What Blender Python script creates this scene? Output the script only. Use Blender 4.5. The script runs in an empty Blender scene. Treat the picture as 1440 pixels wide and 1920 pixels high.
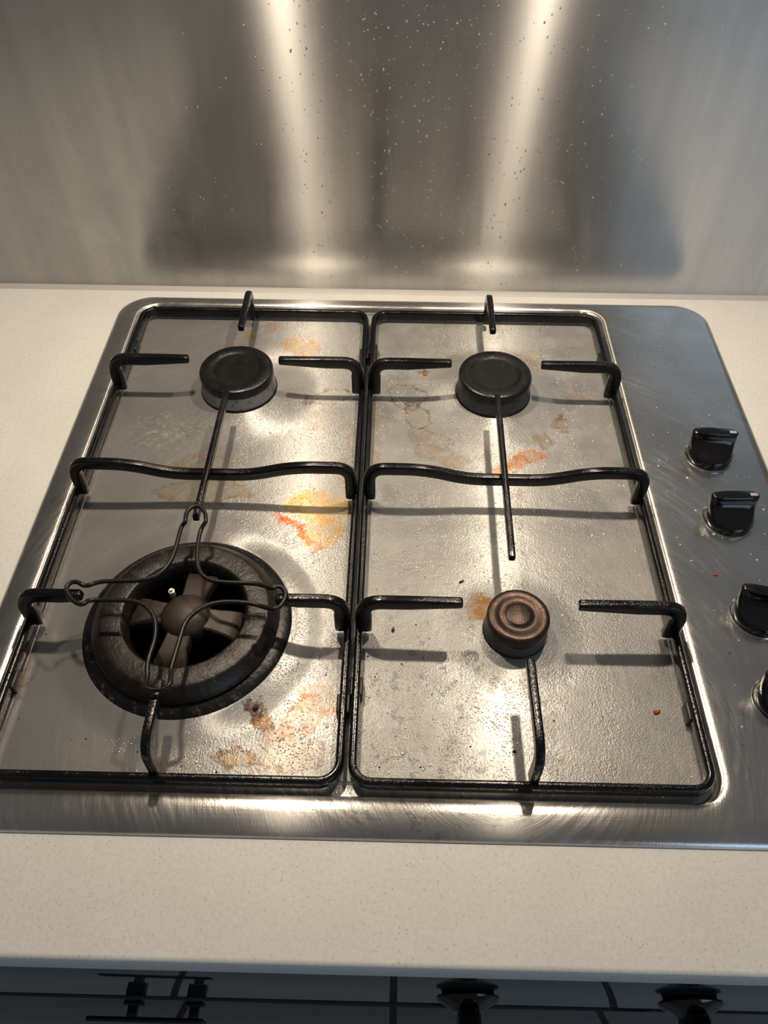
import bpy, bmesh, math, random
from mathutils import Vector, Matrix, noise
C = bpy.context.scene.collection
PI = math.pi
random.seed(7)
# units are metres; z = 0 is the top of the worktop, the floor is at z = -0.9

# ------------------------------------------------------------------ camera
cd = bpy.data.cameras.new('camera'); cam = bpy.data.objects.new('camera', cd); C.objects.link(cam)
cam.location = (-0.016118, -0.140718, 0.459363)
cam.rotation_euler = (0.700136, -0.004693, 0.021361)
cd.sensor_fit = 'VERTICAL'; cd.sensor_height = 36.0; cd.lens = 36.0 * 1450 / 1920
cd.clip_start = 0.01
bpy.context.scene.camera = cam

# ------------------------------------------------------------------ world, lights, exposure
sc = bpy.context.scene
sc.view_settings.view_transform = 'Standard'; sc.view_settings.look = 'None'
sc.view_settings.gamma = 1.0; sc.view_settings.use_curve_mapping = False
sc.view_settings.exposure = 0.0
w = bpy.data.worlds.new('room_light'); sc.world = w; w.use_nodes = True
bg = w.node_tree.nodes['Background']
bg.inputs[0].default_value = (0.95, 0.97, 1.0, 1); bg.inputs[1].default_value = 0.095

def area(name, loc, target, sx, sy, power, col, disk=False, spread=PI):
    ld = bpy.data.lights.new(name, 'AREA'); ld.shape = 'DISK' if disk else 'RECTANGLE'
    ld.size = sx
    if not disk: ld.size_y = sy
    ld.energy = power; ld.color = col; ld.spread = spread
    o = bpy.data.objects.new(name, ld); C.objects.link(o); o.location = loc
    d = Vector(target) - Vector(loc)
    o.rotation_euler = d.to_track_quat('-Z', 'Y').to_euler()
    return o
LAMPS = ((-0.168, 0.395), (0.160, 0.395))
LAMP_Z = 0.652
for lx, ly in LAMPS:
    area('hood_lamp_light', (lx, ly, LAMP_Z), (lx, ly, 0), 0.030, 0, 3.1, (1.0, 0.845, 0.66), disk=True)
area('window_daylight', (1.9, -2.3, 0.75), (0.1, 0.1, 0.0), 1.6, 1.3, 15.0, (0.55, 0.76, 1.0))

# ------------------------------------------------------------------ node helpers
class NT:
    def __init__(s, name):
        m = bpy.data.materials.new(name); m.use_nodes = True; s.m = m
        s.t = m.node_tree; s.b = s.t.nodes['Principled BSDF']
        tc = s.n('ShaderNodeTexCoord'); s.obj = tc.outputs['Object']
    def n(s, typ, **kw):
        nd = s.t.nodes.new(typ)
        for k, v in kw.items(): setattr(nd, k, v)
        return nd
    def put(s, sock, v):
        if isinstance(v, bpy.types.NodeSocket): s.t.links.new(v, sock)
        elif v is not None:
            if hasattr(sock.default_value, '__len__') and len(sock.default_value) == 4 and len(v) == 3: v = (*v, 1)
            sock.default_value = v
    def math(s, op, a, b=None, c=None, clamp=False):
        nd = s.n('ShaderNodeMath', operation=op, use_clamp=clamp)
        for i, v in enumerate((a, b, c)):
            if v is not None: s.put(nd.inputs[i], v)
        return nd.outputs[0]
    def vmath(s, op, a, b=None):
        nd = s.n('ShaderNodeVectorMath', operation=op)
        s.put(nd.inputs[0], a)
        if b is not None: s.put(nd.inputs[1], b)
        return nd.outputs['Value'] if op in ('LENGTH', 'DISTANCE') else nd.outputs[0]
    def noise(s, scale, detail=3, rough=0.5, vec=None, stretch=None, color=False, dist=0):
        nd = s.n('ShaderNodeTexNoise'); v = vec or s.obj
        if stretch: v = s.vmath('MULTIPLY', v, stretch)
        s.put(nd.inputs['Vector'], v); nd.inputs['Scale'].default_value = scale
        nd.inputs['Detail'].default_value = detail; nd.inputs['Roughness'].default_value = rough
        nd.inputs['Distortion'].default_value = dist
        return nd.outputs['Color' if color else 'Fac']
    def voronoi(s, scale, vec=None, feature='F1', out='Distance', rnd=1.0):
        nd = s.n('ShaderNodeTexVoronoi', feature=feature); s.put(nd.inputs['Vector'], vec or s.obj)
        nd.inputs['Scale'].default_value = scale; nd.inputs['Randomness'].default_value = rnd
        return nd.outputs[out]
    def rng(s, v, a, b, c=0.0, d=1.0, smooth=False):
        nd = s.n('ShaderNodeMapRange'); nd.clamp = True
        if smooth: nd.interpolation_type = 'SMOOTHSTEP'
        s.put(nd.inputs[0], v)
        for i, x in enumerate((a, b, c, d)): s.put(nd.inputs[i + 1], x)
        return nd.outputs[0]
    def mix(s, f, a, b, blend='MIX'):
        nd = s.n('ShaderNodeMix', data_type='RGBA', blend_type=blend)
        s.put(nd.inputs[0], f); s.put(nd.inputs[6], a); s.put(nd.inputs[7], b)
        return nd.outputs[2]
    def bump(s, h, strength, dist=0.001, normal=None):
        nd = s.n('ShaderNodeBump'); s.put(nd.inputs['Height'], h)
        nd.inputs['Strength'].default_value = strength; nd.inputs['Distance'].default_value = dist
        if normal is not None: s.put(nd.inputs['Normal'], normal)
        return nd.outputs[0]
    def lobe(s, **kw):
        b = s.n('ShaderNodeBsdfPrincipled')
        for k_, v in kw.items(): s.put(b.inputs[k_.replace('_', ' ')], v)
        return b.outputs[0]
    def brushed(s, col, rough, aniso, tan, nm):
        b = s.n('ShaderNodeBsdfAnisotropic')
        s.put(b.inputs['Color'], col); s.put(b.inputs['Roughness'], rough); s.put(b.inputs['Anisotropy'], aniso)
        s.put(b.inputs['Normal'], nm); s.put(b.inputs['Tangent'], tangent(s, tan)); return b.outputs[0]
    def blend(s, f, other):
        out = [n_ for n_ in s.t.nodes if n_.type == 'OUTPUT_MATERIAL'][0]
        cur = out.inputs[0].links[0].from_socket
        mx = s.n('ShaderNodeMixShader'); s.put(mx.inputs[0], f)
        s.t.links.new(cur, mx.inputs[1]); s.t.links.new(other, mx.inputs[2]); s.t.links.new(mx.outputs[0], out.inputs[0])
    def set(s, **kw):
        for k, v in kw.items(): s.put(s.b.inputs[k.replace('_', ' ')], v)
        return s.m

def tangent(k, v=(1, 0, 0)):
    nd = k.n('ShaderNodeCombineXYZ')
    for i in range(3): nd.inputs[i].default_value = v[i]
    return nd.outputs[0]

# ------------------------------------------------------------------ materials
def mat_steel_hob():
    k = NT('brushed_steel_with_stains')
    warp = k.vmath('SUBTRACT', k.noise(55, 4, 0.65, color=True), (0.5, 0.5, 0.5))
    warp = k.vmath('MULTIPLY', warp, (0.030, 0.030, 0))
    fine = k.vmath('SUBTRACT', k.noise(320, 3, 0.7, color=True), (0.5, 0.5, 0.5))
    warp = k.vmath('ADD', warp, k.vmath('MULTIPLY', fine, (0.006, 0.006, 0)))
    P = k.vmath('MULTIPLY', k.vmath('ADD', k.obj, warp), (1, 1, 0))
    base = (0.60, 0.585, 0.56)
    mott = k.noise(14, 5, 0.6)
    col = k.mix(k.rng(mott, 0.35, 0.7), (0.56, 0.55, 0.53), (0.44, 0.43, 0.415))
    # cx, cy, rx, ry, angle, fill, ring, fill colour, ring colour
    TAN = (0.46, 0.30, 0.10); BR = (0.13, 0.048, 0.012); OR = (0.62, 0.22, 0.008); YE = (0.85, 0.50, 0.075); DK = (0.05, 0.02, 0.008)
    S = [(-0.004, .380, .017, .014, 0, .15, .9, TAN, BR), (.003, .356, .013, .018, 15, .35, .9, TAN, BR),
         (.0117, .4092, .006, .004, 0, 1, .7, (.45, .16, .06), DK), (.013, .327, .020, .012, -10, .45, .35, TAN, BR),
         (.024, .307, .022, .010, -15, .5, .25, TAN, BR), (.1264, .347, .0045, .011, -10, .9, .5, (.5, .28, .10), BR),
         (.1105, .327, .006, .008, -40, .6, .5, TAN, BR), (.090, .306, .022, .007, 28, .8, .5, OR, (.75, .22, .05)),
         (.072, .291, .008, .009, 0, .8, .2, OR, BR), (.1468, .378, .010, .005, 0, .7, .2, (.55, .35, .15), BR),
         (-.105, .446, .019, .012, -10, .55, .9, YE, (.78, .28, .06)), (-.1563, .456, .006, .014, -8, .6, .8, TAN, (.7, .3, .08)),
         (-.136, .476, .007, .008, 0, .2, .8, TAN, OR),
         (-.0745, .3757, .020, .009, 20, .12, .7, TAN, BR), (-.072, .345, .018, .014, 0, .1, .5, TAN, (.5, .3, .12)),
         (-.163, .2625, .040, .0125, 0, .55, .95, (.52, .42, .20), (.36, .19, .05)),
         (-.170, .292, .026, .008, 5, .3, .8, TAN, (.42, .22, .06)), (-.1887, .3289, .005, .005, 0, .5, .9, TAN, (.45, .28, .1)),
         (-.168, .300, .007, .020, -25, .25, .6, TAN, (.42, .24, .08)),
         (-.074, .2486, .030, .016, -12, .8, .35, YE, (.8, .45, .1)), (-.070, .222, .017, .017, 0, .7, .7, YE, OR),
         (-.096, .233, .014, .0035, -32, 1, .5, (.75, .17, .006), (.6, .10, .005)), (-.078, .216, .016, .0035, -36, 1, .6, (.75, .22, .01), (.6, .12, .01)),
         (-.100, .0780, .004, .007, 10, 1, .6, BR, DK), (-.094, .0705, .008, .005, -25, .9, .8, (.5, .28, .12), BR),
         (-.083, .065, .014, .006, 15, .6, .9, (.6, .42, .2), BR), (-.109, .047, .014, .006, 10, .75, .9, (.7, .42, .12), BR),
         (-.069, .074, .013, .010, 30, .35, .9, (.75, .45, .25), (.55, .18, .06)), (-.062, .085, .012, .009, -20, .3, .7, TAN, (.6, .3, .1)),
         (-.075, .050, .020, .012, 0, .25, .4, YE, BR), (-.088, .038, .012, .006, 0, .3, .6, TAN, BR),
         (.0465, .158, .008, .015, -20, 1, .3, (.55, .28, .07), BR),
         (-.2552, .104, .006, .012, 10, .3, .9, TAN, (.35, .12, .05)), (-.235, .108, .003, .003, 0, .6, .3, (.6, .4, .15), BR),
         (.053, .437, .010, .008, 0, .45, .3, TAN, (.6, .35, .12)), (.113, .430, .020, .012, -30, .5, .3, (.7, .5, .25), OR),
         (.028, .436, .010, .005, 0, .3, .3, TAN, BR), (.082, .268, .010, .004, 0, .4, .4, TAN, BR),
         (-.050, .120, .002, .010, 0, .3, .9, TAN, BR), (-.0535, .30, .004, .03, 0, .3, .6, TAN, (.55, .25, .1)),
         (-.030, .34, .003, .04, 0, .35, .5, TAN, (.5, .2, .08)), (-.034, .43, .003, .014, 0, .7, .3, BR, BR),
         (.19, .24, .02, .2, 0, .0, .0, TAN, BR)]
    stain = None; patch = k.noise(90, 4, 0.7)
    for cx, cy, rx, ry, an, fi, ri, cf, cr in S:
        mp = k.n('ShaderNodeMapping', vector_type='TEXTURE')
        k.put(mp.inputs[0], P); mp.inputs['Location'].default_value = (cx, cy, 0)
        mp.inputs['Rotation'].default_value = (0, 0, math.radians(an)); mp.inputs['Scale'].default_value = (rx, ry, 1)
        d = k.vmath('LENGTH', mp.outputs[0])
        if fi > 0:
            f = k.rng(d, 1.0, 0.82, 0, min(1.0, fi * 1.05))
            f = k.math('MULTIPLY', f, k.rng(patch, 0.34, 0.58, 0.30, 1.0))
            col = k.mix(f, col, k.mix(1.0, cf, (0.62, 0.60, 0.58), 'MULTIPLY'))
            stain = f if stain is None else k.math('MAXIMUM', stain, f)
        if ri > 0:
            ww = min(0.26, 0.0014 / min(rx, ry) + 0.03)
            r = k.math('SUBTRACT', 1.0, k.math('DIVIDE', k.math('ABSOLUTE', k.math('SUBTRACT', d, 0.95)), ww), clamp=True)
            r = k.math('MULTIPLY', r, k.math('MULTIPLY', min(1.0, ri * 1.25), k.rng(k.noise(150, 2), 0.38, 0.55, 0.25, 1)))
            col = k.mix(r, col, cr)
    # thin greasy film and dried water marks, denser away from the left edge
    sx = k.n('ShaderNodeSeparateXYZ'); k.put(sx.inputs[0], k.obj); X, Y = sx.outputs[0], sx.outputs[1]
    inside = k.math('MULTIPLY', k.math('MULTIPLY', k.rng(X, -0.262, -0.255), k.rng(X, 0.180, 0.173)), k.math('MULTIPLY', k.rng(Y, 0.026, 0.033), k.rng(Y, 0.502, 0.495)))
    pan = k.math('MULTIPLY', k.rng(X, -0.22, -0.10), inside)
    film = k.math('MULTIPLY', pan, k.rng(k.noise(22, 4, 0.6), 0.38, 0.62))
    spots = k.math('MULTIPLY', k.rng(k.noise(130, 4, 0.75), 0.56, 0.62), k.rng(k.vmath('DISTANCE', k.vmath('MULTIPLY', k.obj, (1, 1, 0)), (0.015, 0.085, 0)), 0.12, 0.05))
    col = k.mix(k.math('MULTIPLY', spots, 0.75), col, (0.20, 0.195, 0.185))
    haze = k.math('MULTIPLY', k.rng(k.noise(260, 4, 0.8), 0.52, 0.68), k.rng(k.vmath('DISTANCE', k.vmath('MULTIPLY', k.obj, (1, 1, 0)), (-0.210, 0.330, 0)), 0.045, 0.01))
    col = k.mix(k.math('MULTIPLY', haze, 0.6), col, (0.9, 0.88, 0.85))
    # bumps: beads of dried water and grease, plus wipe scratches in arcs
    v1 = k.voronoi(640); bead = k.math('MULTIPLY', k.rng(v1, 0.42, 0.05, smooth=True), k.rng(k.noise(60, 2), 0.36, 0.56))
    v2 = k.voronoi(170, vec=P); ripple = k.rng(v2, 0.1, 0.7)
    grain = k.noise(700, 3, 0.6)
    h = k.math('MULTIPLY', k.math('ADD', k.math('MULTIPLY', bead, 0.5), k.math('ADD', k.math('MULTIPLY', grain, 0.45), k.math('MULTIPLY', ripple, 0.12))), k.math('ADD', 0.10, k.math('MULTIPLY', pan, k.rng(k.noise(18, 3), 0.3, 0.62, 0.5, 1.0))))
    rad = k.vmath('DISTANCE', k.vmath('MULTIPLY', k.obj, (1, 1, 0)), (0.05, 0.05, 0))
    cb = k.n('ShaderNodeCombineXYZ'); k.put(cb.inputs[0], rad); k.put(cb.inputs[1], k.math('MULTIPLY', X, 0.02))
    arc = k.noise(900, 3, 0.6, vec=cb.outputs[0])
    cb2 = k.n('ShaderNodeCombineXYZ'); k.put(cb2.inputs[0], k.vmath('DISTANCE', k.vmath('MULTIPLY', k.obj, (1, 1, 0)), (0.02, 0.10, 0))); k.put(cb2.inputs[1], k.math('MULTIPLY', Y, 0.06))
    wipe = k.math('MULTIPLY', k.rng(k.noise(260, 4, 0.7, vec=cb2.outputs[0]), 0.42, 0.68), k.rng(k.noise(16, 3, 0.6), 0.42, 0.62))
    strip_ = k.rng(X, 0.185, 0.20)
    col = k.mix(k.math('MULTIPLY', wipe, 0.24), col, (0.78, 0.77, 0.75))
    brush = k.noise(900, 2, 0.6, stretch=(0.03, 1, 1))
    rough = k.math('ADD', 0.22, k.math('MULTIPLY', pan, k.rng(film, 0, 1, 0.05, 0.12)))
    rough = k.math('ADD', rough, k.math('MULTIPLY', haze, 0.3)); rough = k.math('ADD', rough, k.math('MULTIPLY', wipe, 0.12))
    rough = k.math('ADD', rough, k.math('MULTIPLY', k.math('SUBTRACT', arc, 0.5), 0.20))
    if stain is not None: rough = k.math('ADD', rough, k.math('MULTIPLY', stain, 0.06))
    nm = k.bump(brush, 0.10, 0.0003)
    nm = k.bump(arc, 0.06, 0.0004, nm)
    nms = k.bump(h, 0.22, 0.0006, nm)
    nm = k.bump(h, 0.75, 0.0006, nm)
    met = k.math('SUBTRACT', 0.97, k.math('MULTIPLY', film, 0.25))
    met = k.math('SUBTRACT', met, k.math('MULTIPLY', haze, 0.6), clamp=True)
    cold = k.mix(inside, col, k.mix(1.0, col, (0.42, 0.42, 0.42), 'MULTIPLY'))
    rough = k.math('MULTIPLY', rough, k.math('SUBTRACT', 1.0, k.math('MULTIPLY', k.math('MULTIPLY', bead, pan), 0.55)))
    k.set(Base_Color=cold, Metallic=met, Roughness=rough, Normal=nm, Anisotropic=0.35, Tangent=tangent(k, (0, 1, 0)))
    k.blend(k.math('ADD', 0.20, k.math('MULTIPLY', inside, 0.16)), k.brushed(col, 0.34, 0.76, (1, 0, 0), nms))
    k.blend(k.math('ADD', 0.06, k.math('ADD', k.math('MULTIPLY', inside, 0.27), k.math('MULTIPLY', pan, k.rng(film, 0, 1, 0.08, 0.26)))), k.lobe(Base_Color=k.mix(k.math('MULTIPLY', k.math('SUBTRACT', 1.0, stain), 0.5), col, (0.25, 0.245, 0.235)), Metallic=0.15, Roughness=0.62, Normal=nm))
    return k.m

def mat_splash():
    k = NT('brushed_steel_sheet')
    streak = k.noise(500, 3, 0.6, stretch=(0.02, 1, 1))
    run = k.noise(40, 4, 0.6, stretch=(1, 1, 0.06))
    col = k.mix(k.rng(run, 0.3, 0.7), (0.60, 0.59, 0.57), (0.50, 0.495, 0.485))
    sx = k.n('ShaderNodeSeparateXYZ'); k.put(sx.inputs[0], k.obj)
    left = k.math('MULTIPLY', k.rng(sx.outputs[0], -0.17, -0.25), k.rng(sx.outputs[2], 0.2, 0.08))
    smear = k.math('MULTIPLY', k.rng(k.noise(20, 5, 0.6, dist=1.0), 0.36, 0.72), k.math('ADD', 0.2, k.math('MULTIPLY', left, 0.8)))
    rough = k.math('ADD', 0.235, k.math('MULTIPLY', smear, 0.18))
    rough = k.math('ADD', rough, k.math('MULTIPLY', k.math('SUBTRACT', run, 0.5), 0.08))
    met = k.math('SUBTRACT', 0.97, k.math('MULTIPLY', smear, 0.2))
    nm = k.bump(streak, 0.14, 0.0003)
    nm = k.bump(k.noise(6, 2), 0.10, 0.004, nm)
    k.set(Base_Color=col, Metallic=met, Roughness=rough, Normal=nm, Anisotropic=0.75, Tangent=tangent(k, (0, 0, 1)))
    k.blend(0.44, k.brushed(col, 0.39, 0.79, (1, 0, 0), nm))
    return k.m

def mat_stone():
    k = NT('speckled_cream_stone')
    a = k.noise(18, 4, 0.6)
    col = k.mix(k.rng(a, 0.3, 0.7), (0.68, 0.675, 0.65), (0.63, 0.622, 0.60))
    v = k.voronoi(520); vc = k.voronoi(520, out='Color')
    sep = k.n('ShaderNodeSeparateColor'); k.put(sep.inputs[0], vc)
    dark = k.math('MULTIPLY', k.rng(v, 0.30, 0.18), k.rng(sep.outputs[0], 0.80, 0.90))
    col = k.mix(k.math('MULTIPLY', dark, 0.5), col, (0.26, 0.20, 0.16))
    lite = k.math('MULTIPLY', k.rng(v, 0.45, 0.2), k.rng(sep.outputs[1], 0.75, 0.9))
    col = k.mix(k.math('MULTIPLY', lite, 0.35), col, (0.80, 0.78, 0.73))
    col = k.mix(k.math('MULTIPLY', k.rng(k.noise(420, 3, 0.7), 0.42, 0.66), 0.30), col, (0.45, 0.42, 0.38))
    nm = k.bump(k.noise(160, 3), 0.12, 0.0005)
    return k.set(Base_Color=col, Roughness=0.38, Normal=nm, IOR=1.5)

def mat_enamel(name='black_enamel', base=(0.004, 0.004, 0.0045), rough=0.16, speck=0.5, rust=0.10):
    k = NT(name)
    g = k.noise(900, 2, 0.6); d = k.noise(35, 4, 0.6)
    col = k.mix(k.math('MULTIPLY', k.rng(d, 0.52, 0.68), rust * 2), base, (0.030, 0.018, 0.012))
    r = k.math('ADD', rough, k.math('MULTIPLY', k.rng(d, 0.4, 0.7), 0.15))
    b = k.math('MULTIPLY', k.rng(k.voronoi(800), 0.5, 0.1, smooth=True), k.rng(d, 0.38, 0.6))
    nm = k.bump(g, 0.08, 0.0003); nm = k.bump(b, speck, 0.0003, nm)
    return k.set(Base_Color=col, Roughness=r, Normal=nm, Specular_IOR_Level=0.35)

def mat_iron(name, a, b, c, rough, metal=0.0, rust=0.5, scale=60, bumps=0.4):
    k = NT(name)
    n1 = k.noise(scale, 5, 0.65); n2 = k.noise(scale * 4, 4, 0.7)
    col = k.mix(k.rng(n1, 0.35, 0.65), a, b)
    m = k.rng(n2, 0.58, 0.68)
    col = k.mix(k.math('MULTIPLY', m, rust), col, c)
    r = k.math('ADD', rough, k.math('MULTIPLY', k.math('SUBTRACT', n1, 0.5), 0.35))
    nm = k.bump(n2, bumps, 0.0006); nm = k.bump(k.noise(1200, 2), 0.15, 0.0003, nm)
    return k.set(Base_Color=col, Roughness=r, Metallic=metal, Normal=nm, Specular_IOR_Level=0.35)

def simple(name, col, rough, metal=0.0, **kw):
    k = NT(name); n = k.noise(90, 3)
    c = k.mix(k.math('MULTIPLY', n, 0.25), col, tuple(x * 0.7 for x in col))
    return k.set(Base_Color=c, Roughness=rough, Metallic=metal, **kw)

def mat_tiles():
    k = NT('grey_floor_tiles')
    br = k.n('ShaderNodeTexBrick'); k.put(br.inputs['Vector'], k.obj); br.offset = 0.0
    br.inputs['Scale'].default_value = 1.0; br.inputs['Brick Width'].default_value = 0.33; br.inputs['Row Height'].default_value = 0.33
    br.inputs['Mortar Size'].default_value = 0.006
    br.inputs['Color1'].default_value = (0.50, 0.51, 0.50, 1); br.inputs['Color2'].default_value = (0.54, 0.55, 0.54, 1)
    br.inputs['Mortar'].default_value = (0.05, 0.05, 0.05, 1)
    return k.set(Base_Color=br.outputs[0], Roughness=0.45)

M_STEEL = mat_steel_hob(); M_SPLASH = mat_splash(); M_STONE = mat_stone()
M_ENAMEL = mat_enamel(); M_TILE = mat_tiles()
M_CAP = mat_iron('black_enamel_cap', (0.0045, 0.0045, 0.0045), (0.008, 0.0076, 0.0073), (0.018, 0.016, 0.014), 0.26, 0.0, 0.4, 70, 0.35)
M_CAPBROWN = mat_iron('browned_metal_cap', (0.050, 0.030, 0.022), (0.028, 0.021, 0.018), (0.11, 0.06, 0.032), 0.33, 0.7, 0.5, 90, 0.25)
M_BASE = mat_iron('sooty_grey_aluminium', (0.34, 0.33, 0.33), (0.24, 0.235, 0.23), (0.015, 0.010, 0.008), 0.45, 0.4, 0.8, 60, 0.3)
M_BASED = mat_iron('dark_grey_aluminium', (0.075, 0.078, 0.08), (0.055, 0.057, 0.058), (0.02, 0.018, 0.015), 0.5, 0.3, 0.5, 60, 0.2)
M_SKIRT = mat_iron('crusted_black_enamel', (0.004, 0.004, 0.005), (0.008, 0.008, 0.008), (0.10, 0.075, 0.045), 0.30, 0.0, 0.55, 45, 0.7)
M_RING = mat_iron('scorched_iron_ring', (0.009, 0.0072, 0.0065), (0.015, 0.011, 0.009), (0.060, 0.050, 0.044), 0.36, 0.1, 0.45, 45, 0.8)
M_HUB = mat_iron('brown_cast_metal', (0.042, 0.030, 0.022), (0.028, 0.020, 0.016), (0.070, 0.050, 0.036), 0.5, 0.1, 0.5, 80, 0.3)
M_WIRE = mat_iron('dark_steel_wire', (0.016, 0.013, 0.012), (0.010, 0.009, 0.009), (0.03, 0.022, 0.018), 0.36, 0.3, 0.4, 120, 0.15)
M_KNOB = simple('gloss_black_plastic', (0.006, 0.006, 0.007), 0.13)
M_DARK = simple('black_shadow_gap', (0.004, 0.004, 0.004), 0.8)
M_RUBBER = simple('black_rubber', (0.008, 0.008, 0.008), 0.45)
M_CERAM = simple('white_ceramic', (0.75, 0.72, 0.66), 0.25)
M_CHROME = simple('bright_steel', (0.6, 0.6, 0.6), 0.18, 1.0)
M_MARK = simple('pale_grey_paint', (0.35, 0.35, 0.34), 0.4)
M_GLASS = simple('black_oven_glass', (0.020, 0.023, 0.025), 0.03)
M_GREYSTRIP = simple('grey_sealant', (0.42, 0.40, 0.38), 0.45)
M_WALL = simple('painted_plaster', (0.62, 0.60, 0.56), 0.7)
M_HOOD = simple('hood_steel', (0.30, 0.30, 0.30), 0.35, 0.9)
M_CAB = simple('dark_cabinet', (0.05, 0.055, 0.06), 0.5)
k = NT('clear_water'); M_DROP = k.set(Base_Color=(0.9, 0.9, 0.88), Roughness=0.06, Transmission_Weight=0.8, IOR=1.33)
k = NT('amber_grease'); M_GREASE = k.set(Base_Color=(0.72, 0.66, 0.56), Roughness=0.12, Metallic=0.5)
M_CRUMBR = mat_iron('reddish_crumb', (0.25, 0.04, 0.012), (0.45, 0.13, 0.03), (0.05, 0.01, 0.005), 0.35, 0, 0.5, 700, 0.3)
M_CRUMBD = mat_iron('burnt_crumb', (0.02, 0.012, 0.008), (0.05, 0.028, 0.015), (0.01, 0.006, 0.004), 0.5, 0, 0.5, 700, 0.3)
M_LAMPG = simple('frosted_lamp_rim', (0.5, 0.5, 0.5), 0.3, 0.8)

# ------------------------------------------------------------------ object helpers
def finish(name, bm, m, parent=None, smooth=True, sharp=35):
    me = bpy.data.meshes.new(name); bmesh.ops.recalc_face_normals(bm, faces=bm.faces[:])
    bm.to_mesh(me); bm.free(); me.materials.append(m)
    if smooth:
        me.polygons.foreach_set('use_smooth', [True] * len(me.polygons))
        me.set_sharp_from_angle(angle=math.radians(sharp))
    o = bpy.data.objects.new(name, me); C.objects.link(o)
    if parent: o.parent = parent
    return o
def tag(o, label=None, cat=None, group=None, kind=None):
    if label: o['label'] = label
    if cat: o['category'] = cat
    if group: o['group'] = group
    if kind: o['kind'] = kind
    return o
def empty(name, loc=(0, 0, 0)):
    o = bpy.data.objects.new(name, None); C.objects.link(o); o.location = loc; o.empty_display_size = 0.02
    return o
def local(bm, o):   # shift geometry written in scene coordinates to a parent placed at o
    bmesh.ops.translate(bm, verts=bm.verts[:], vec=[-c for c in o.location])
def box(bm, x0, x1, y0, y1, z0, z1, bev=0.0):
    r = bmesh.ops.create_cube(bm, size=1.0, matrix=Matrix.Translation(((x0+x1)/2, (y0+y1)/2, (z0+z1)/2)) @ Matrix.Diagonal((x1-x0, y1-y0, z1-z0, 1)))
    if bev:
        vs = set(r['verts']); es = [e for e in bm.edges if e.verts[0] in vs and e.verts[1] in vs]
        bmesh.ops.bevel(bm, geom=es, offset=bev, segments=3, profile=0.5, affect='EDGES')
def skin(bm, rings, closed_ring=True, cap0=True, cap1=True, loop=False):
    vr = [[bm.verts.new(p) for p in r] for r in rings]; n = len(vr[0])
    for i in range(len(vr) if loop else len(vr) - 1):
        a, b = vr[i], vr[(i + 1) % len(vr)]
        for j in range(n if closed_ring else n - 1):
            bm.faces.new((a[j], a[(j+1) % n], b[(j+1) % n], b[j]))
    if not loop:
        if cap0: bm.faces.new(vr[0])
        if cap1: bm.faces.new(vr[-1])
    return vr
def lathe(bm, prof, cx, cy, n=96, wob=None):
    rings = []
    for r, z in prof:
        rings.append([(cx + r*math.cos(2*PI*i/n), cy + r*math.sin(2*PI*i/n), z) for i in range(n)])
    c0 = prof[0][0] > 1e-6; c1 = prof[-1][0] > 1e-6
    skin(bm, rings, cap0=True, cap1=True)
def section(a, b, n=20, p=4.5):   # rounded-rectangle section, half sizes a (in plane) and b (across)
    out = []
    for i in range(n):
        t = 2*PI*(i + 0.5)/n; c, s = math.cos(t), math.sin(t)
        out.append((a*math.copysign(abs(c)**(2/p), c), b*math.copysign(abs(s)**(2/p), s)))
    return out
def strip(bm, pts, nrm, widths, t, loop=False, p=4.5, n=20):
    """bar swept along pts; nrm = direction across the plane of bending, widths = in-plane size per point"""
    nrm = Vector(nrm).normalized(); pts = [Vector(q) for q in pts]; N = len(pts); rings = []
    if not hasattr(widths, '__len__'): widths = [widths]*N
    for i in range(N):
        if loop: d = pts[(i+1) % N] - pts[i-1]
        else: d = pts[min(i+1, N-1)] - pts[max(i-1, 0)]
        d.normalize(); u = nrm.cross(d).normalized()
        rings.append([pts[i] + u*a + nrm*b for a, b in section(widths[i]/2, t/2, n, p)])
    if not loop:   # rounded ends
        def capring(R, d, ctr, s, off): return [ctr + (v - ctr)*s + d*off for v in R]
        d0 = (pts[0]-pts[1]).normalized(); d1 = (pts[-1]-pts[-2]).normalized()
        rings = [capring(rings[0], d0, pts[0], 0.7, t*0.22), capring(rings[0], d0, pts[0], 0.92, t*0.13)] + rings + \
                [capring(rings[-1], d1, pts[-1], 0.92, t*0.13), capring(rings[-1], d1, pts[-1], 0.7, t*0.22)]
    skin(bm, rings, loop=loop)
def rounded(pts, rads, seg=7):
    """polyline with filleted corners"""
    pts = [Vector(q) for q in pts]; out = [pts[0]]
    for i in range(1, len(pts)-1):
        a, b, c = pts[i-1], pts[i], pts[i+1]; r = rads[i-1] if hasattr(rads, '__len__') else rads
        u = (a-b).normalized(); v = (c-b).normalized(); p0 = b + u*r; p1 = b + v*r
        for k_ in range(seg+1):
            s = k_/seg; out.append(p0*(1-s)**2 + b*2*s*(1-s) + p1*s*s)
    out.append(pts[-1]); return out
def resample(pts, step):
    pts = [Vector(q) for q in pts]; out = [pts[0]]
    for a, b in zip(pts[:-1], pts[1:]):
        n = max(1, int((b-a).length/step))
        for i in range(1, n+1): out.append(a.lerp(b, i/n))
    return out
def tube(bm, pts, r, n=10, loop=False):
    pts = [Vector(q) for q in pts]; N = len(pts); rings = []; up = Vector((0, 0, 1))
    for i in range(N):
        d = (pts[(i+1) % N] - pts[i-1]) if loop else (pts[min(i+1, N-1)] - pts[max(i-1, 0)])
        d.normalize(); s = d.cross(up)
        s = Vector((1, 0, 0)) if s.length < 1e-4 else s.normalized()
        q = s.cross(d).normalized()
        rings.append([pts[i] + s*(r*math.cos(2*PI*j/n)) + q*(r*math.sin(2*PI*j/n)) for j in range(n)])
    skin(bm, rings, loop=loop)
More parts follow.
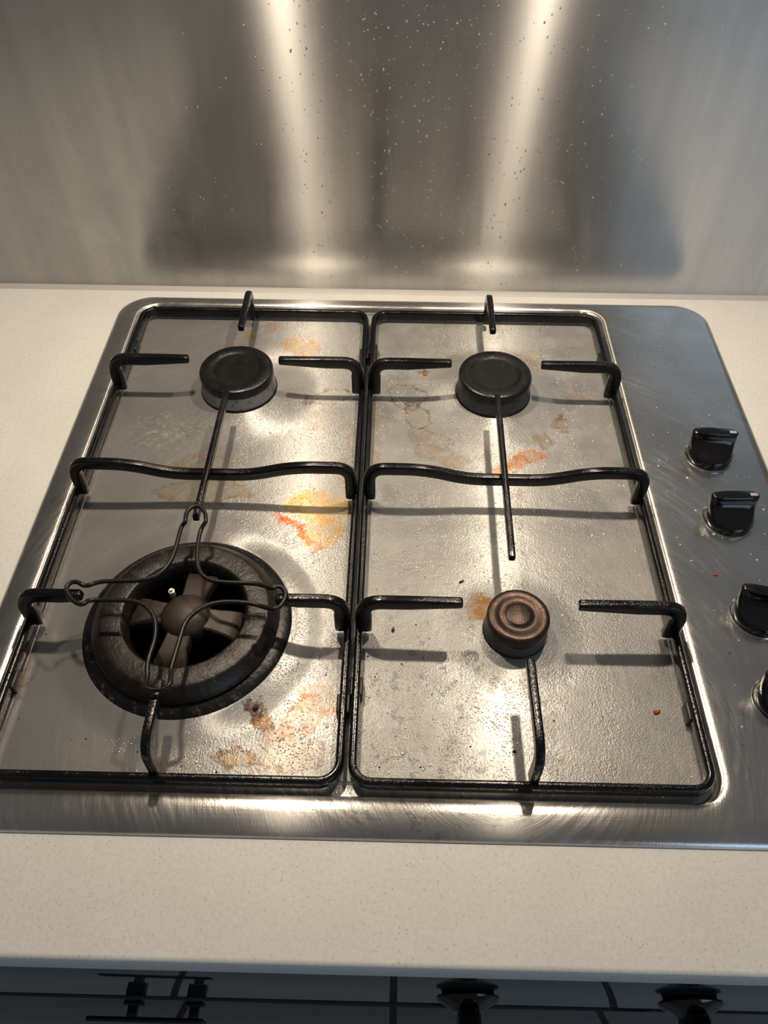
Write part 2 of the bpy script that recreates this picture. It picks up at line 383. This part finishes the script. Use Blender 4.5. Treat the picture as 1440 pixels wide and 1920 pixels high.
def catmull(P, sub=5, loop=True):
    P = [Vector(p) for p in P]; out = []; N = len(P)
    for i in range(N):
        a, b, c, d = P[i-1], P[i], P[(i+1) % N], P[(i+2) % N]
        for k_ in range(sub):
            t = k_/sub
            out.append(0.5*((2*b) + (c-a)*t + (2*a-5*b+4*c-d)*t*t + (3*b-a-3*c+d)*t**3))
    return out
def rrect(x0, x1, y0, y1, r, z, n=14):
    out = []
    for cx, cy, a0 in ((x1-r, y1-r, 0), (x0+r, y1-r, 90), (x0+r, y0+r, 180), (x1-r, y0+r, 270)):
        for i in range(n+1):
            a = math.radians(a0 + 90*i/n); out.append(Vector((cx + r*math.cos(a), cy + r*math.sin(a), z)))
    return out

# ------------------------------------------------------------------ the room
bm = bmesh.new(); box(bm, -2.6, 2.6, -3.2, 0.56, -0.95, -0.90); tag(finish('floor', bm, M_TILE, smooth=False), kind='structure')
bm = bmesh.new(); box(bm, -2.6, 2.6, 0.545, 0.645, -0.90, 1.60); tag(finish('wall_back', bm, M_WALL, smooth=False), kind='structure')

# worktop: one long slab with a softly rounded front edge
bm = bmesh.new()
prof = [(0.544, 0.0), (-0.060, 0.0)]
prof += [(-0.060 - 0.0035*math.sin(a), -0.0035 + 0.0035*math.cos(a)) for a in [math.radians(x) for x in (15, 30, 45, 60, 75, 90)]]
prof += [(-0.0635, -0.020), (-0.0625, -0.0225), (-0.0600, -0.0235), (-0.0600, -0.030), (0.544, -0.030)]
skin(bm, [[(x, y, z) for y, z in prof] for x in (-1.5, -0.9, 0, 0.9, 1.5)])
tag(finish('worktop', bm, M_STONE, sharp=50), 'long cream speckled stone worktop that the steel hob sits in', 'countertop')

# splashback sheet with its grey sealant line
sp = empty('splashback', (0, 0.5425, 0.0))
bm = bmesh.new(); box(bm, -1.5, 1.5, 0.5405, 0.5445, 0.0015, 0.70, 0.0006); local(bm, sp)
finish('steel_sheet', bm, M_SPLASH, sp)
bm = bmesh.new()
skin(bm, [[(x, 0.5405, 0.0), (x, 0.5405, 0.0028), (x, 0.5385, 0.0020), (x, 0.5358, 0.0005), (x, 0.5352, 0.0)] for x in (-1.5, 0, 1.5)]); local(bm, sp)
finish('sealant_bead', bm, M_GREYSTRIP, sp)
tag(sp, 'tall brushed steel splashback sheet standing on the worktop behind the hob', 'splashback')

# range hood above the hob (carries the two lamps mirrored in the steel)
hood = empty('range_hood', (0, 0.30, 0.66))
bm = bmesh.new()
skin(bm, [[(x*sx_, y, z) for x, y in ((-1, y0), (1, y0), (1, 0.54), (-1, 0.54))] for z, sx_, y0 in ((0.665, 0.45, 0.12), (0.70, 0.45, 0.12), (0.86, 0.16, 0.36), (1.5, 0.16, 0.36))])
bmesh.ops.translate(bm, verts=bm.verts[:], vec=(0, -0.30, -0.66)); finish('hood_body', bm, M_HOOD, hood, smooth=False)
for lx, ly in LAMPS:
    bm = bmesh.new(); lathe(bm, [(0.020, 0.665), (0.030, 0.665), (0.032, 0.660), (0.030, 0.656), (0.019, 0.657), (0.019, 0.665)], lx, ly, 40); local(bm, hood)
    bm.faces.ensure_lookup_table()
    big = [f for f in bm.faces if len(f.verts) > 4]; bmesh.ops.delete(bm, geom=big, context='FACES_ONLY')
    finish('lamp_rim', bm, M_LAMPG, hood)
tag(hood, 'steel range hood with two round lamps hanging above the hob', 'range hood')

# ------------------------------------------------------------------ the hob
HX0, HX1, HY0, HY1 = -0.290, 0.290, 0.0, 0.522
RX0, RX1, RY0, RY1 = -0.2638, 0.1803, 0.0258, 0.5030
ZP = 0.0020
BURN = dict(back_left=(-0.1530, 0.3815), back_right=(0.0705, 0.3808), front_right=(0.0692, 0.1390), wok=(-0.1535, 0.1385))
hob = empty('gas_hob', (0, 0.26, 0))
bm = bmesh.new()
def off(o_, z, outer=True):
    if outer: return rrect(HX0+o_, HX1-o_, HY0+o_, HY1-o_, 0.032-o_*0.9, z)
    return rrect(RX0-o_, RX1+o_, RY0-o_, RY1+o_, 0.017+o_*0.9, z)
loops = [off(0, 0.0), off(0.0003, 0.0012), off(0.0012, 0.0026), off(0.0032, 0.0040), off(0.0062, 0.0051), off(0.0100, 0.0058),
         off(0.0110, 0.0062, 0), off(0.0080, 0.0061, 0), off(0.0058, 0.0058, 0), off(0.0042, 0.0053, 0), off(0.0030, 0.0045, 0), off(0.0020, 0.0032, 0), off(0.0012, 0.0018, 0), off(0.0006, 0.0006, 0), off(-0.0060, 0.0004, 0), off(-0.0072, 0.0012, 0), off(-0.0085, 0.0017, 0)]
skin(bm, loops, cap0=False, cap1=False)
def bumpz(x, y):
    z = ZP
    for nm_, (cx, cy) in BURN.items():
        d = math.hypot(x-cx, y-cy)
        if nm_ == 'wok':
            z = max(z, ZP + 0.0042*(1 - min(1, max(0, (d-0.070)/0.020)))**1.6) if d < 0.09 else z
        else:
            R0 = 0.030 if nm_ != 'front_right' else 0.020
            hh = 0.0050 if nm_ != 'front_right' else 0.0030; wd = 0.042 if nm_ != 'front_right' else 0.030
            if d < R0 + wd:
                t = max(0, (d-R0)/wd); z = max(z, ZP + hh*(1-t)**2.2*(1+0.6*t))
    # shallow dishing of the sheet
    return z
nx, ny = 232, 244
gx0, gx1, gy0, gy1 = RX0+0.0078, RX1-0.0078, RY0+0.0078, RY1-0.0078
V = [[bm.verts.new((gx0+(gx1-gx0)*i/nx, gy0+(gy1-gy0)*j/ny, bumpz(gx0+(gx1-gx0)*i/nx, gy0+(gy1-gy0)*j/ny))) for i in range(nx+1)] for j in range(ny+1)]
for j in range(ny):
    for i in range(nx): bm.faces.new((V[j][i], V[j][i+1], V[j+1][i+1], V[j+1][i]))
local(bm, hob)
tag(hob, 'stained stainless steel four-burner gas hob set into the cream worktop', 'gas hob')
top = finish('hob_surface', bm, M_STEEL, hob)
# texture space of the steel is written in scene coordinates
top.data.transform(Matrix.Translation(hob.location)); top.location = -hob.location
tag(top, 'stained stainless steel pan with a plain control strip on the right')

# small burners
def small_burner(key, R, zt, zc, zb, capm, basem, brown):
    cx, cy = BURN[key]
    bm = bmesh.new()
    lathe(bm, [(R*1.02, zb-0.004), (R*1.03, zb), (R*1.02, zb+0.003), (R*0.985, zc-0.0008), (R*0.985, zc), (R*0.90, zc)], cx, cy)
    local(bm, hob); b = finish('burner', bm, basem, hob)
    b.data.transform(Matrix.Translation(hob.location - Vector((cx, cy, 0)))); b.location = Vector((cx, cy, 0)) - hob.location
    bm = bmesh.new(); lathe(bm, [(R*0.95, zb-0.003), (R*1.055, zb-0.002), (R*1.050, zb+0.0008), (R*1.035, zb+0.0014), (R*0.95, zb+0.0014)], 0, 0); finish('burner_foot', bm, M_SKIRT, b)
    bm = bmesh.new()
    e = 0.0016
    pr = [(R*0.93, zc+0.0002), (R*0.995, zc+0.0004), (R, zc+0.0015), (R*1.0, zt-e*1.4), (R-e*0.35, zt-e*0.5), (R-e, zt-e*0.12), (R-e*1.7, zt)]
    if brown: pr += [(R*0.80, zt+0.0001), (R*0.68, zt-0.0004), (R*0.60, zt-0.0010), (R*0.46, zt-0.0010), (R*0.40, zt-0.0002), (R*0.34, zt+0.0002), (0.0001, zt+0.0004)]
    else: pr += [(R*0.70, zt), (R*0.67, zt-0.0003), (R*0.64, zt-0.0007), (R*0.60, zt-0.0007), (R*0.3, zt-0.0009), (0.0001, zt-0.0010)]
    lathe(bm, pr, 0, 0); finish('burner_cap', bm, capm, b)
    return b
b1 = small_burner('back_left', 0.0318, 0.0285, 0.0195, 0.0070, M_CAP, M_BASE, False)
b2 = small_burner('back_right', 0.0314, 0.0285, 0.0190, 0.0068, M_CAP, M_BASED, False)
b3 = small_burner('front_right', 0.0210, 0.0245, 0.0150, 0.0050, M_CAPBROWN, M_BASED, True)
b1['label'] = 'round burner with flat black cap on a grey base'
b3['label'] = 'small burner with a browned metal cap'
def pin(x, y, z0, z1, parent):
    bm = bmesh.new(); lathe(bm, [(0.0022, z0), (0.0022, z1-0.003), (0.0016, z1-0.002), (0.0009, z1-0.0015), (0.0009, z1), (0.0001, z1+0.0004)], 0, 0, 20)
    o = finish('igniter', bm, M_CERAM, parent); o['label'] = 'white ceramic spark pin'
    pl = parent.location + hob.location; o.location = (x-pl.x, y-pl.y, -pl.z); return o
pin(0.0570, 0.1590, 0.002, 0.0135, b3)
pin(-0.1790, 0.3960, 0.004, 0.0150, b1); pin(0.0440, 0.3950, 0.004, 0.0150, b2)

# wok burner: outer skirt, upper ring with an open middle, hub with four spokes
cx, cy = BURN['wok']
bm = bmesh.new()
lathe(bm, [(0.0705, 0.0035), (0.0708, 0.0055), (0.0700, 0.0066), (0.0672, 0.0078), (0.0640, 0.0094), (0.0600, 0.0098), (0.0400, 0.0098), (0.0395, 0.004)], 0, 0, 128)
wok = finish('burner', bm, M_SKIRT, hob); wok.location = Vector((cx, cy, 0)) - hob.location
wok['label'] = 'large double-ring wok burner with a crusted black skirt'
bm = bmesh.new()
pr = [(0.0400, 0.0085), (0.0600, 0.0095), (0.0624, 0.0105), (0.0628, 0.0118), (0.0622, 0.0135), (0.0604, 0.0160), (0.0565, 0.0198), (0.0556, 0.0205), (0.0545, 0.0208), (0.0500, 0.0210), (0.0430, 0.0211),
      (0.0420, 0.0209), (0.0413, 0.0203), (0.0402, 0.0175), (0.0388, 0.0120), (0.0385, 0.0088)]
nn = 128; rings = []
for r, z in pr:
    ring = []
    for i in range(nn):
        a = 2*PI*i/nn; zz = z
        if 0.0415 < r < 0.060:
            # narrow cross-over slots on the left and right of the ring
            for a0 in (math.radians(183), math.radians(-3)):
                da = math.atan2(math.sin(a-a0), math.cos(a-a0))
                if abs(da*r) < 0.0020: zz -= 0.0010
        ring.append((r*math.cos(a), r*math.sin(a), zz))
    rings.append(ring)
skin(bm, rings, loop=True)
finish('burner_ring', bm, M_RING, wok)
bm = bmesh.new()
lathe(bm, [(0.0001, 0.0050), (0.0394, 0.0050), (0.0394, 0.0062), (0.0001, 0.0062)], 0, 0, 64)
finish('burner_well', bm, M_DARK, wok)
bm = bmesh.new()
lathe(bm, [(0.0175, 0.0062), (0.0170, 0.0140), (0.0160, 0.0175), (0.0135, 0.0205), (0.0095, 0.0225), (0.0050, 0.0235), (0.0001, 0.0238)], 0, 0, 64)
for q in range(4):
    a = math.radians(90*q - 8)
    ux, uy = math.cos(a), math.sin(a); ring = []
    secs = []
    for r, hw, zt_ in ((0.010, 0.0080, 0.0165), (0.020, 0.0084, 0.0162), (0.029, 0.0098, 0.0150), (0.0355, 0.0108, 0.0130), (0.0372, 0.0105, 0.0110)):
        secs.append([(r*ux - s*uy, r*uy + s*ux, z) for s, z in ((-hw, 0.0070), (-hw, zt_-0.0012), (-hw+0.0012, zt_), (hw-0.0012, zt_), (hw, zt_-0.0012), (hw, 0.0070))])
    skin(bm, secs)
hubo = finish('burner_hub', bm, M_HUB, wok); hubo['label'] = 'brown cast hub with four spokes'
bm = bmesh.new(); lathe(bm, [(0.0022, 0.0062), (0.0022, 0.0130), (0.0010, 0.0135), (0.0010, 0.0150), (0.0001, 0.0152)], -0.0145, 0.0215, 20)
finish('igniter', bm, M_CERAM, wok)['label'] = 'white ceramic spark pin'

# ------------------------------------------------------------------ hob knobs
def stadium(L, W, n):
    """n points round a stadium of half-length L and half-width W"""
    out = []
    for i in range(n):
        a = 2*PI*i/n; c, s = math.cos(a), math.sin(a)
        out.append((L*math.copysign(abs(c)**0.62, c), W*math.copysign(abs(s)**0.55, s)))
    return out
def hob_knob(x, y, rot):
    root = bpy.data.objects.new('control_knob', None)
    n = 56
    circ = lambda R: [(R*math.cos(2*PI*i/n), R*math.sin(2*PI*i/n)) for i in range(n)]
    bm = bmesh.new()
    lv = [(0.0015, circ(0.0172)), (0.0030, circ(0.0176)), (0.0065, circ(0.0174)), (0.0080, circ(0.0168))]
    c2 = circ(0.0165)
    top_ = stadium(0.0178, 0.0042, n)
    def mixp(t, dy, sc_=1.0): return [((a[0]*(1-t)+b[0]*t)*sc_, (a[1]*(1-t)+b[1]*t)*sc_ + dy*t) for a, b in zip(c2, top_)]
    for z, t in ((0.0092, 0.10), (0.0105, 0.32), (0.0125, 0.62), (0.0150, 0.86), (0.0185, 1.0), (0.0225, 1.03)): lv.append((z, mixp(t, 0.0045)))
    lv += [(0.0236, mixp(1.0, 0.0045, 0.975)), (0.0241, mixp(1.0, 0.0045, 0.90))]
    skin(bm, [[(a, b, z) for a, b in pts_] for z, pts_ in lv])
    g = finish('control_knob', bm, M_KNOB, hob, sharp=50)
    bpy.data.objects.remove(root)
    g.location = Vector((x, y, 0.0060)) - hob.location; g.rotation_euler = (0, 0, rot)
    bm = bmesh.new(); lathe(bm, [(0.0140, -0.0005), (0.0186, -0.0005), (0.0188, 0.0006), (0.0180, 0.0014), (0.0140, 0.0016)], 0, 0, 56)
    finish('knob_collar', bm, M_CHROME, g)
    bm = bmesh.new(); box(bm, 0.0105, 0.0158, 0.0030, 0.0058, 0.0236, 0.02435, 0.0001); finish('pointer_mark', bm, M_MARK, g)
    return g
hob_knob(0.2415, 0.3075, math.radians(-3)); hob_knob(0.2395, 0.2400, math.radians(2))
hob_knob(0.2375, 0.1535, math.radians(-14)); hob_knob(0.2345, 0.0890, math.radians(-10))

# ------------------------------------------------------------------ pan supports
def pan_support(x0, x1, xm, name_label, mid, tips):
    root = empty('pan_support', ((x0+x1)/2, 0.26, ZP))
    y0, y1 = 0.0270, 0.4900
    bm = bmesh.new(); c = 0.00265
    path = rrect(x0+c, x1-c, y0+c, y1-c, 0.012, 0.0092, 8)
    pts = []
    N = len(path)
    for i in range(N):
        a, b = path[i], path[(i+1) % N]; L = (b-a).length; m = max(1, int(L/0.02))
        for j in range(m): pts.append(a.lerp(b, j/m))
    strip(bm, pts, (0, 0, 1), 0.0053, 0.0105, loop=True, p=3.2); local(bm, root); finish('frame', bm, M_ENAMEL, root)
    ZT = 0.0405; W = 0.0076; T = 0.0062
    def wtap(pts_, w0, w1, start):
        L = [0]
        for a, b in zip(pts_[:-1], pts_[1:]): L.append(L[-1] + (b-a).length)
        return [w0 if l < start else w0 + (w1-w0)*(l-start)/(L[-1]-start) for l in L]
    def arm(side, y, xt):
        xo = (x0 + 0.0058) if side < 0 else (x1 - 0.0058)
        p = rounded([(xo, y, 0.0095), (xo, y, ZT), (xt, y, ZT)], 0.0125); p = resample(p, 0.004)
        wd = [w_ if q.z > ZT-0.012 else w_*1.12 for w_, q in zip(wtap(p, 0.0100, 0.0062, 0.055), p)]
        # keep the upper edge level while the bar thins
        p = [Vector((q.x, q.y, q.z + (0.0100-w_)/2*0.7)) if q.z > ZT-0.002 else q for q, w_ in zip(p, wd)]
        bm = bmesh.new(); strip(bm, p, (0, 1, 0), wd, T); local(bm, root); finish('prong', bm, M_ENAMEL, root)
    def yarm(side, y, yt):
        p = rounded([(xm + tips.get('skew', 0), y, 0.0110), (xm, y - 0.001*side, ZT), (xm, yt, ZT)], 0.0105); p = resample(p, 0.004)
        wd = wtap(p, 0.0088, 0.0060, 0.045)
        bm = bmesh.new(); strip(bm, p, (1, 0, 0), wd, 0.0056); local(bm, root); finish('prong', bm, M_ENAMEL, root)
    for y, k1, k2 in ((0.3762, 'bl', 'br'), (0.1360, 'fl', 'fr')):
        arm(-1, y, tips[k1]); arm(1, y, tips[k2])
    yarm(1, 0.4780, tips['back']); yarm(-1, 0.0345, tips['front'])
    # cross bar with its sunken middle
    yc = 0.2540; xa, xb = x0+0.0058, x1-0.0058; zl = 0.0310
    p = rounded([(xa, yc, 0.0095), (xa, yc, ZT), (xm-0.062, yc, ZT), (xm-0.030, yc, zl), (xm+0.030, yc, zl), (xm+0.062, yc, ZT), (xb, yc, ZT), (xb, yc, 0.0095)],
                [0.0125, 0.016, 0.014, 0.014, 0.016, 0.0125])
    bm = bmesh.new(); strip(bm, resample(p, 0.005), (0, 1, 0), 0.0092, T); local(bm, root); finish('cross_bar', bm, M_ENAMEL, root)
    ya, yb = mid
    p = [Vector((xm + tips['dx0'] + (tips['dx1']-tips['dx0'])*i/20, ya + (yb-ya)*i/20, 0.0396)) for i in range(21)]
    wd = [0.0066 if 3 < i < 17 else 0.0066 - 0.0014*(3-i if i <= 3 else i-17)/3 for i in range(21)]
    bm = bmesh.new(); strip(bm, p, (1, 0, 0), wd, 0.0048); local(bm, root); finish('long_bar', bm, M_ENAMEL, root)
    for fx, fy in ((x0+c, 0.435), (x1-c, 0.428), (x0+c, 0.092), (x1-c, 0.080)):
        bm = bmesh.new(); box(bm, fx-0.0042, fx+0.0042, fy-0.0065, fy+0.0065, ZP-0.0003, 0.0105, 0.0010); local(bm, root); finish('rubber_foot', bm, M_RUBBER, root)
    tag(root, name_label, 'pan support', 'black enamelled pan supports on the hob')
    return root
pan_support(-0.2617, -0.0417, -0.1527, 'black enamelled pan support over the wok burner, left of the two on the hob', (0.3370, 0.2040),
            dict(bl=-0.1915, br=-0.1128, fl=-0.2165, fr=-0.0885, back=0.4215, front=0.0760, dx0=0.0000, dx1=-0.0012))
pan_support(-0.0393, 0.1777, 0.0700, 'black enamelled pan support beside the control knobs, right of the two on the hob', (0.3375, 0.1745),
            dict(bl=0.0305, br=0.1085, fl=0.0293, fr=0.1062, back=0.4230, front=0.0950, dx0=-0.0022, dx1=-0.0042))

# wire wok ring hooked over the four prong tips
WP = [(-0.1527, 0.2075, 0.05), (-0.1562, 0.2056, 0.05), (-0.1582, 0.2013, 0.05), (-0.158, 0.1959, 0.05), (-0.1575, 0.1926, 0.05), (-0.1605, 0.1921, 0.0465), (-0.1609, 0.1857, 0.0465), (-0.1609, 0.172, 0.0465), (-0.1628, 0.16, 0.0465), (-0.1677, 0.1509, 0.0465), (-0.1781, 0.1459, 0.0465), (-0.1935, 0.1452, 0.0465), (-0.2047, 0.1443, 0.0465), (-0.2104, 0.1416, 0.0465), (-0.2131, 0.1386, 0.05), (-0.2168, 0.141, 0.05), (-0.2208, 0.1413, 0.05), (-0.2233, 0.1383, 0.05), (-0.2226, 0.1342, 0.05), (-0.219, 0.129, 0.05), (-0.2147, 0.1259, 0.05), (-0.2105, 0.1242, 0.05), (-0.2079, 0.1257, 0.05), (-0.2074, 0.13, 0.0465), (-0.1923, 0.1304, 0.0465), (-0.1794, 0.1299, 0.0465), (-0.1704, 0.1261, 0.0465), (-0.1631, 0.1172, 0.0465), (-0.16, 0.1034, 0.0465), (-0.161, 0.0908, 0.0465), (-0.1606, 0.0829, 0.0465), (-0.1587, 0.0752, 0.0465), (-0.1584, 0.0682, 0.05), (-0.1521, 0.0667, 0.05), (-0.1459, 0.0678, 0.05), (-0.1435, 0.0716, 0.05), (-0.1459, 0.0806, 0.0465), (-0.146, 0.0859, 0.0465), (-0.1448, 0.1024, 0.0465), (-0.144, 0.1137, 0.0465), (-0.1396, 0.1221, 0.0465), (-0.1307, 0.1289, 0.0465), (-0.1188, 0.131, 0.0465), (-0.1045, 0.1301, 0.0465), (-0.0972, 0.1279, 0.0465), (-0.0903, 0.124, 0.05), (-0.0864, 0.1247, 0.05), (-0.0834, 0.1295, 0.05), (-0.0826, 0.136, 0.05), (-0.0855, 0.1405, 0.05), (-0.0892, 0.1409, 0.05), (-0.0925, 0.1393, 0.05), (-0.1015, 0.1452, 0.0465), (-0.1159, 0.1456, 0.0465), (-0.1284, 0.1461, 0.0465), (-0.136, 0.1485, 0.0465), (-0.1417, 0.1541, 0.0465), (-0.1449, 0.1631, 0.0465), (-0.1467, 0.1764, 0.0465), (-0.1469, 0.1896, 0.0465), (-0.1436, 0.1929, 0.05), (-0.1441, 0.1962, 0.05), (-0.1456, 0.2016, 0.05), (-0.1492, 0.2058, 0.05)]
pts = catmull(WP, 4)
for _ in range(3): pts = [(pts[i-1] + pts[i]*2 + pts[(i+1) % len(pts)])/4 for i in range(len(pts))]
bm = bmesh.new(); tube(bm, [Vector(p) - Vector((0, 0, 0.0012)) for p in pts], 0.00150, 12, loop=True)
tag(finish('wok_ring', bm, M_WIRE), 'bent dark wire wok ring hooked over the prongs above the large burner', 'wok ring')

# ------------------------------------------------------------------ oven front under the worktop
oven = empty('oven', (0, -0.05, -0.20))
YP = -0.0500
bm = bmesh.new(); box(bm, -0.62, 0.62, YP, YP+0.50, -0.2060, -0.0305, 0.0006); local(bm, oven); finish('control_panel', bm, M_GLASS, oven, sharp=60)
bm = bmesh.new(); box(bm, -0.62, 0.62, YP, YP+0.03, -0.74, -0.2230, 0.0006); local(bm, oven); finish('oven_door', bm, M_GLASS, oven, sharp=60)
bm = bmesh.new(); box(bm, -0.61, 0.61, YP+0.03, YP+0.50, -0.74, -0.2062); local(bm, oven); finish('oven_body', bm, M_DARK, oven, smooth=False)
def oven_knob(x):
    zc_ = -0.1620; n = 48
    bm = bmesh.new()
    def ring(R, y): return [(R*math.cos(2*PI*i/n), y, R*math.sin(2*PI*i/n)) for i in range(n)]
    skin(bm, [ring(0.0180, 0), ring(0.0190, -0.0012), ring(0.0215, -0.0018), ring(0.0218, -0.0030), ring(0.0205, -0.0048), ring(0.0130, -0.0085), ring(0.0100, -0.0110)])
    o = finish('oven_knob', bm, M_KNOB, oven); o.location = Vector((x, YP, zc_)) - oven.location
    bm = bmesh.new(); st = stadium(0.0180, 0.0080, 40)
    skin(bm, [[(b*s_, y, a*s_) for a, b in st] for y, s_ in ((-0.010, 0.9), (-0.013, 0.98), (-0.034, 1.0), (-0.0365, 0.95), (-0.0375, 0.82))])
    finish('grip', bm, M_KNOB, o)
oven_knob(0.0425); oven_knob(0.1950)
bm = bmesh.new()
box(bm, -0.238, -0.150, YP-0.0140, YP-0.0105, -0.246, -0.228, 0.0012)
local(bm, oven); hdl = finish('door_handle', bm, M_KNOB, oven)
for px_ in (-0.206, -0.159):
    bm = bmesh.new(); box(bm, px_-0.0035, px_+0.0035, YP-0.0115, YP+0.0001, -0.2400, -0.2330, 0.0008); box(bm, px_-0.0065, px_+0.0065, YP-0.0030, YP+0.0001, -0.2430, -0.2300, 0.0008)
    local(bm, oven); finish('handle_post', bm, M_KNOB, hdl)
tag(oven, 'built-in oven with a black glass front below the worktop edge', 'oven')

# ------------------------------------------------------------------ small things lying on the steel
def crumb(name, x, y, z, sx_, sy_, sz_, rot, m, label, cat='crumb', seed=0):
    rnd = random.Random(seed); bm = bmesh.new(); bmesh.ops.create_icosphere(bm, subdivisions=3, radius=1.0)
    for v in bm.verts:
        nn_ = noise.noise(v.co*1.6 + Vector((seed*3.1, 0, 0)))
        v.co *= 1 + 0.55*nn_
        v.co = Vector((v.co.x*sx_, v.co.y*sy_, max(-0.6, v.co.z)*sz_))
    o = finish(name, bm, m); o.location = (x, y, z + sz_*0.55); o.rotation_euler = (0, 0, rot)
    tag(o, label, cat, 'crumbs on the hob'); return o
ZR = 0.0061
crumb('food_crumb', 0.1547, 0.0825, ZP, 0.0026, 0.0013, 0.0012, 0.3, M_CRUMBR, 'red-brown burnt crumb lying near the front right corner of the steel pan', seed=3)
crumb('food_crumb', 0.2170, 0.1878, ZR, 0.0019, 0.0008, 0.0008, 0.0, M_CRUMBR, 'thin orange-brown crumb on the control strip between second and third knobs', seed=5)
crumb('food_crumb', 0.0347, 0.1801, ZP, 0.0018, 0.0009, 0.0010, 0.6, M_CRUMBD, 'black crumb behind the left prong tip of the small front burner', seed=8)
crumb('food_crumb', -0.0137, 0.1389, ZP, 0.0009, 0.0018, 0.0010, -0.2, M_CRUMBD, 'dark brown crumb just in front of the left prong by the small front burner', seed=9)
crumb('food_crumb', -0.1449, 0.2165, ZP, 0.0017, 0.0007, 0.0008, 0.5, M_CRUMBD, 'dark sliver behind the wok burner, beside the wire ring end', seed=12)
crumb('food_crumb', 0.0116, 0.4085, ZP, 0.0018, 0.0014, 0.0010, 0.2, M_CRUMBR, 'brown crumb in an orange stain under the back right prong', seed=14)
crumb('food_crumb', 0.0619, 0.0544, ZP, 0.0010, 0.0008, 0.0008, 0.0, M_CRUMBD, 'tiny dark crumb beside the front prong near the front rail', seed=15)
crumb('food_crumb', -0.1002, 0.0790, ZP+0.001, 0.0022, 0.0016, 0.0014, 0.9, M_CRUMBD, 'burnt dark lump at the front right rim of the wok burner', seed=17)

def scatter(name, pts_, m, label, cat, axis='z'):
    bm = bmesh.new()
    for x, y, z, r, fl in pts_:
        mt = Matrix.Translation((x, y, z)) @ (Matrix.Diagonal((r, r*random.uniform(0.8, 1.3), r*fl, 1)) if axis == 'z' else Matrix.Diagonal((r, r*fl, r*random.uniform(0.9, 1.7), 1)))
        bmesh.ops.create_icosphere(bm, subdivisions=2, radius=1.0, matrix=mt)
    return tag(finish(name, bm, m), label, cat, kind='stuff')
rs = random.Random(21)
P_ = []
for i in range(950):
    while True:
        x = rs.uniform(-0.28, 0.26); z = 0.006 + rs.random()**1.0*0.30
        d = math.exp(-((x-0.02)/0.13)**2) + 0.06
        if rs.random() < d: break
    r = rs.choice((0.00028, 0.00034, 0.00040, 0.00050, 0.0007)) * rs.uniform(0.8, 1.2)
    P_.append((x, 0.5404, z, r, 0.5))
scatter('water_droplets', P_, M_DROP, 'tiny water droplets clinging to the steel splashback', 'droplets', 'y')
P_ = []
for i in range(900):
    c_ = rs.choice(((0.105, 0.275, 0.035), (0.105, 0.275, 0.035), (-0.02, 0.05, 0.03), (-0.085, 0.05, 0.03), (0.09, 0.09, 0.05), (-0.07, 0.24, 0.03), (0.0, 0.25, 0.16), (0.24, 0.25, 0.05), (-0.07, 0.36, 0.05), (0.12, 0.35, 0.05)))
    x = rs.gauss(c_[0], c_[2]); y = rs.gauss(c_[1], c_[2]*1.3)
    if not (-0.265 < x < 0.28 and 0.028 < y < 0.50) or 0.17 < x < 0.197: continue
    if any(math.hypot(x-a, y-b) < (0.09 if n_ == 'wok' else 0.036) for n_, (a, b) in BURN.items()): continue
    z = bumpz(x, y) if x < 0.18 else ZR
    P_.append((x, y, z, rs.choice((0.0004, 0.0005, 0.0006, 0.0009))*rs.uniform(0.8, 1.3), 0.45))
scatter('grease_droplets', P_, M_GREASE, 'dried grease and water droplets speckling the steel hob', 'droplets')
P_ = []
for i in range(190):
    c_ = rs.choice(((-0.01, 0.12, 0.03), (0.02, 0.07, 0.05), (-0.2, 0.09, 0.04), (-0.1, 0.06, 0.03), (0.0, 0.25, 0.14), (0.23, 0.1, 0.05)))
    x = rs.gauss(c_[0], c_[2]); y = rs.gauss(c_[1], c_[2]*1.3)
    if not (-0.265 < x < 0.28 and 0.028 < y < 0.50) or 0.17 < x < 0.197: continue
    if any(math.hypot(x-a, y-b) < (0.09 if n_ == 'wok' else 0.036) for n_, (a, b) in BURN.items()): continue
    P_.append((x, y, bumpz(x, y) if x < 0.18 else ZR, rs.uniform(0.0003, 0.0007), 0.5))
scatter('burnt_specks', P_, M_CRUMBD, 'scattered black burnt specks on the steel hob', 'specks')
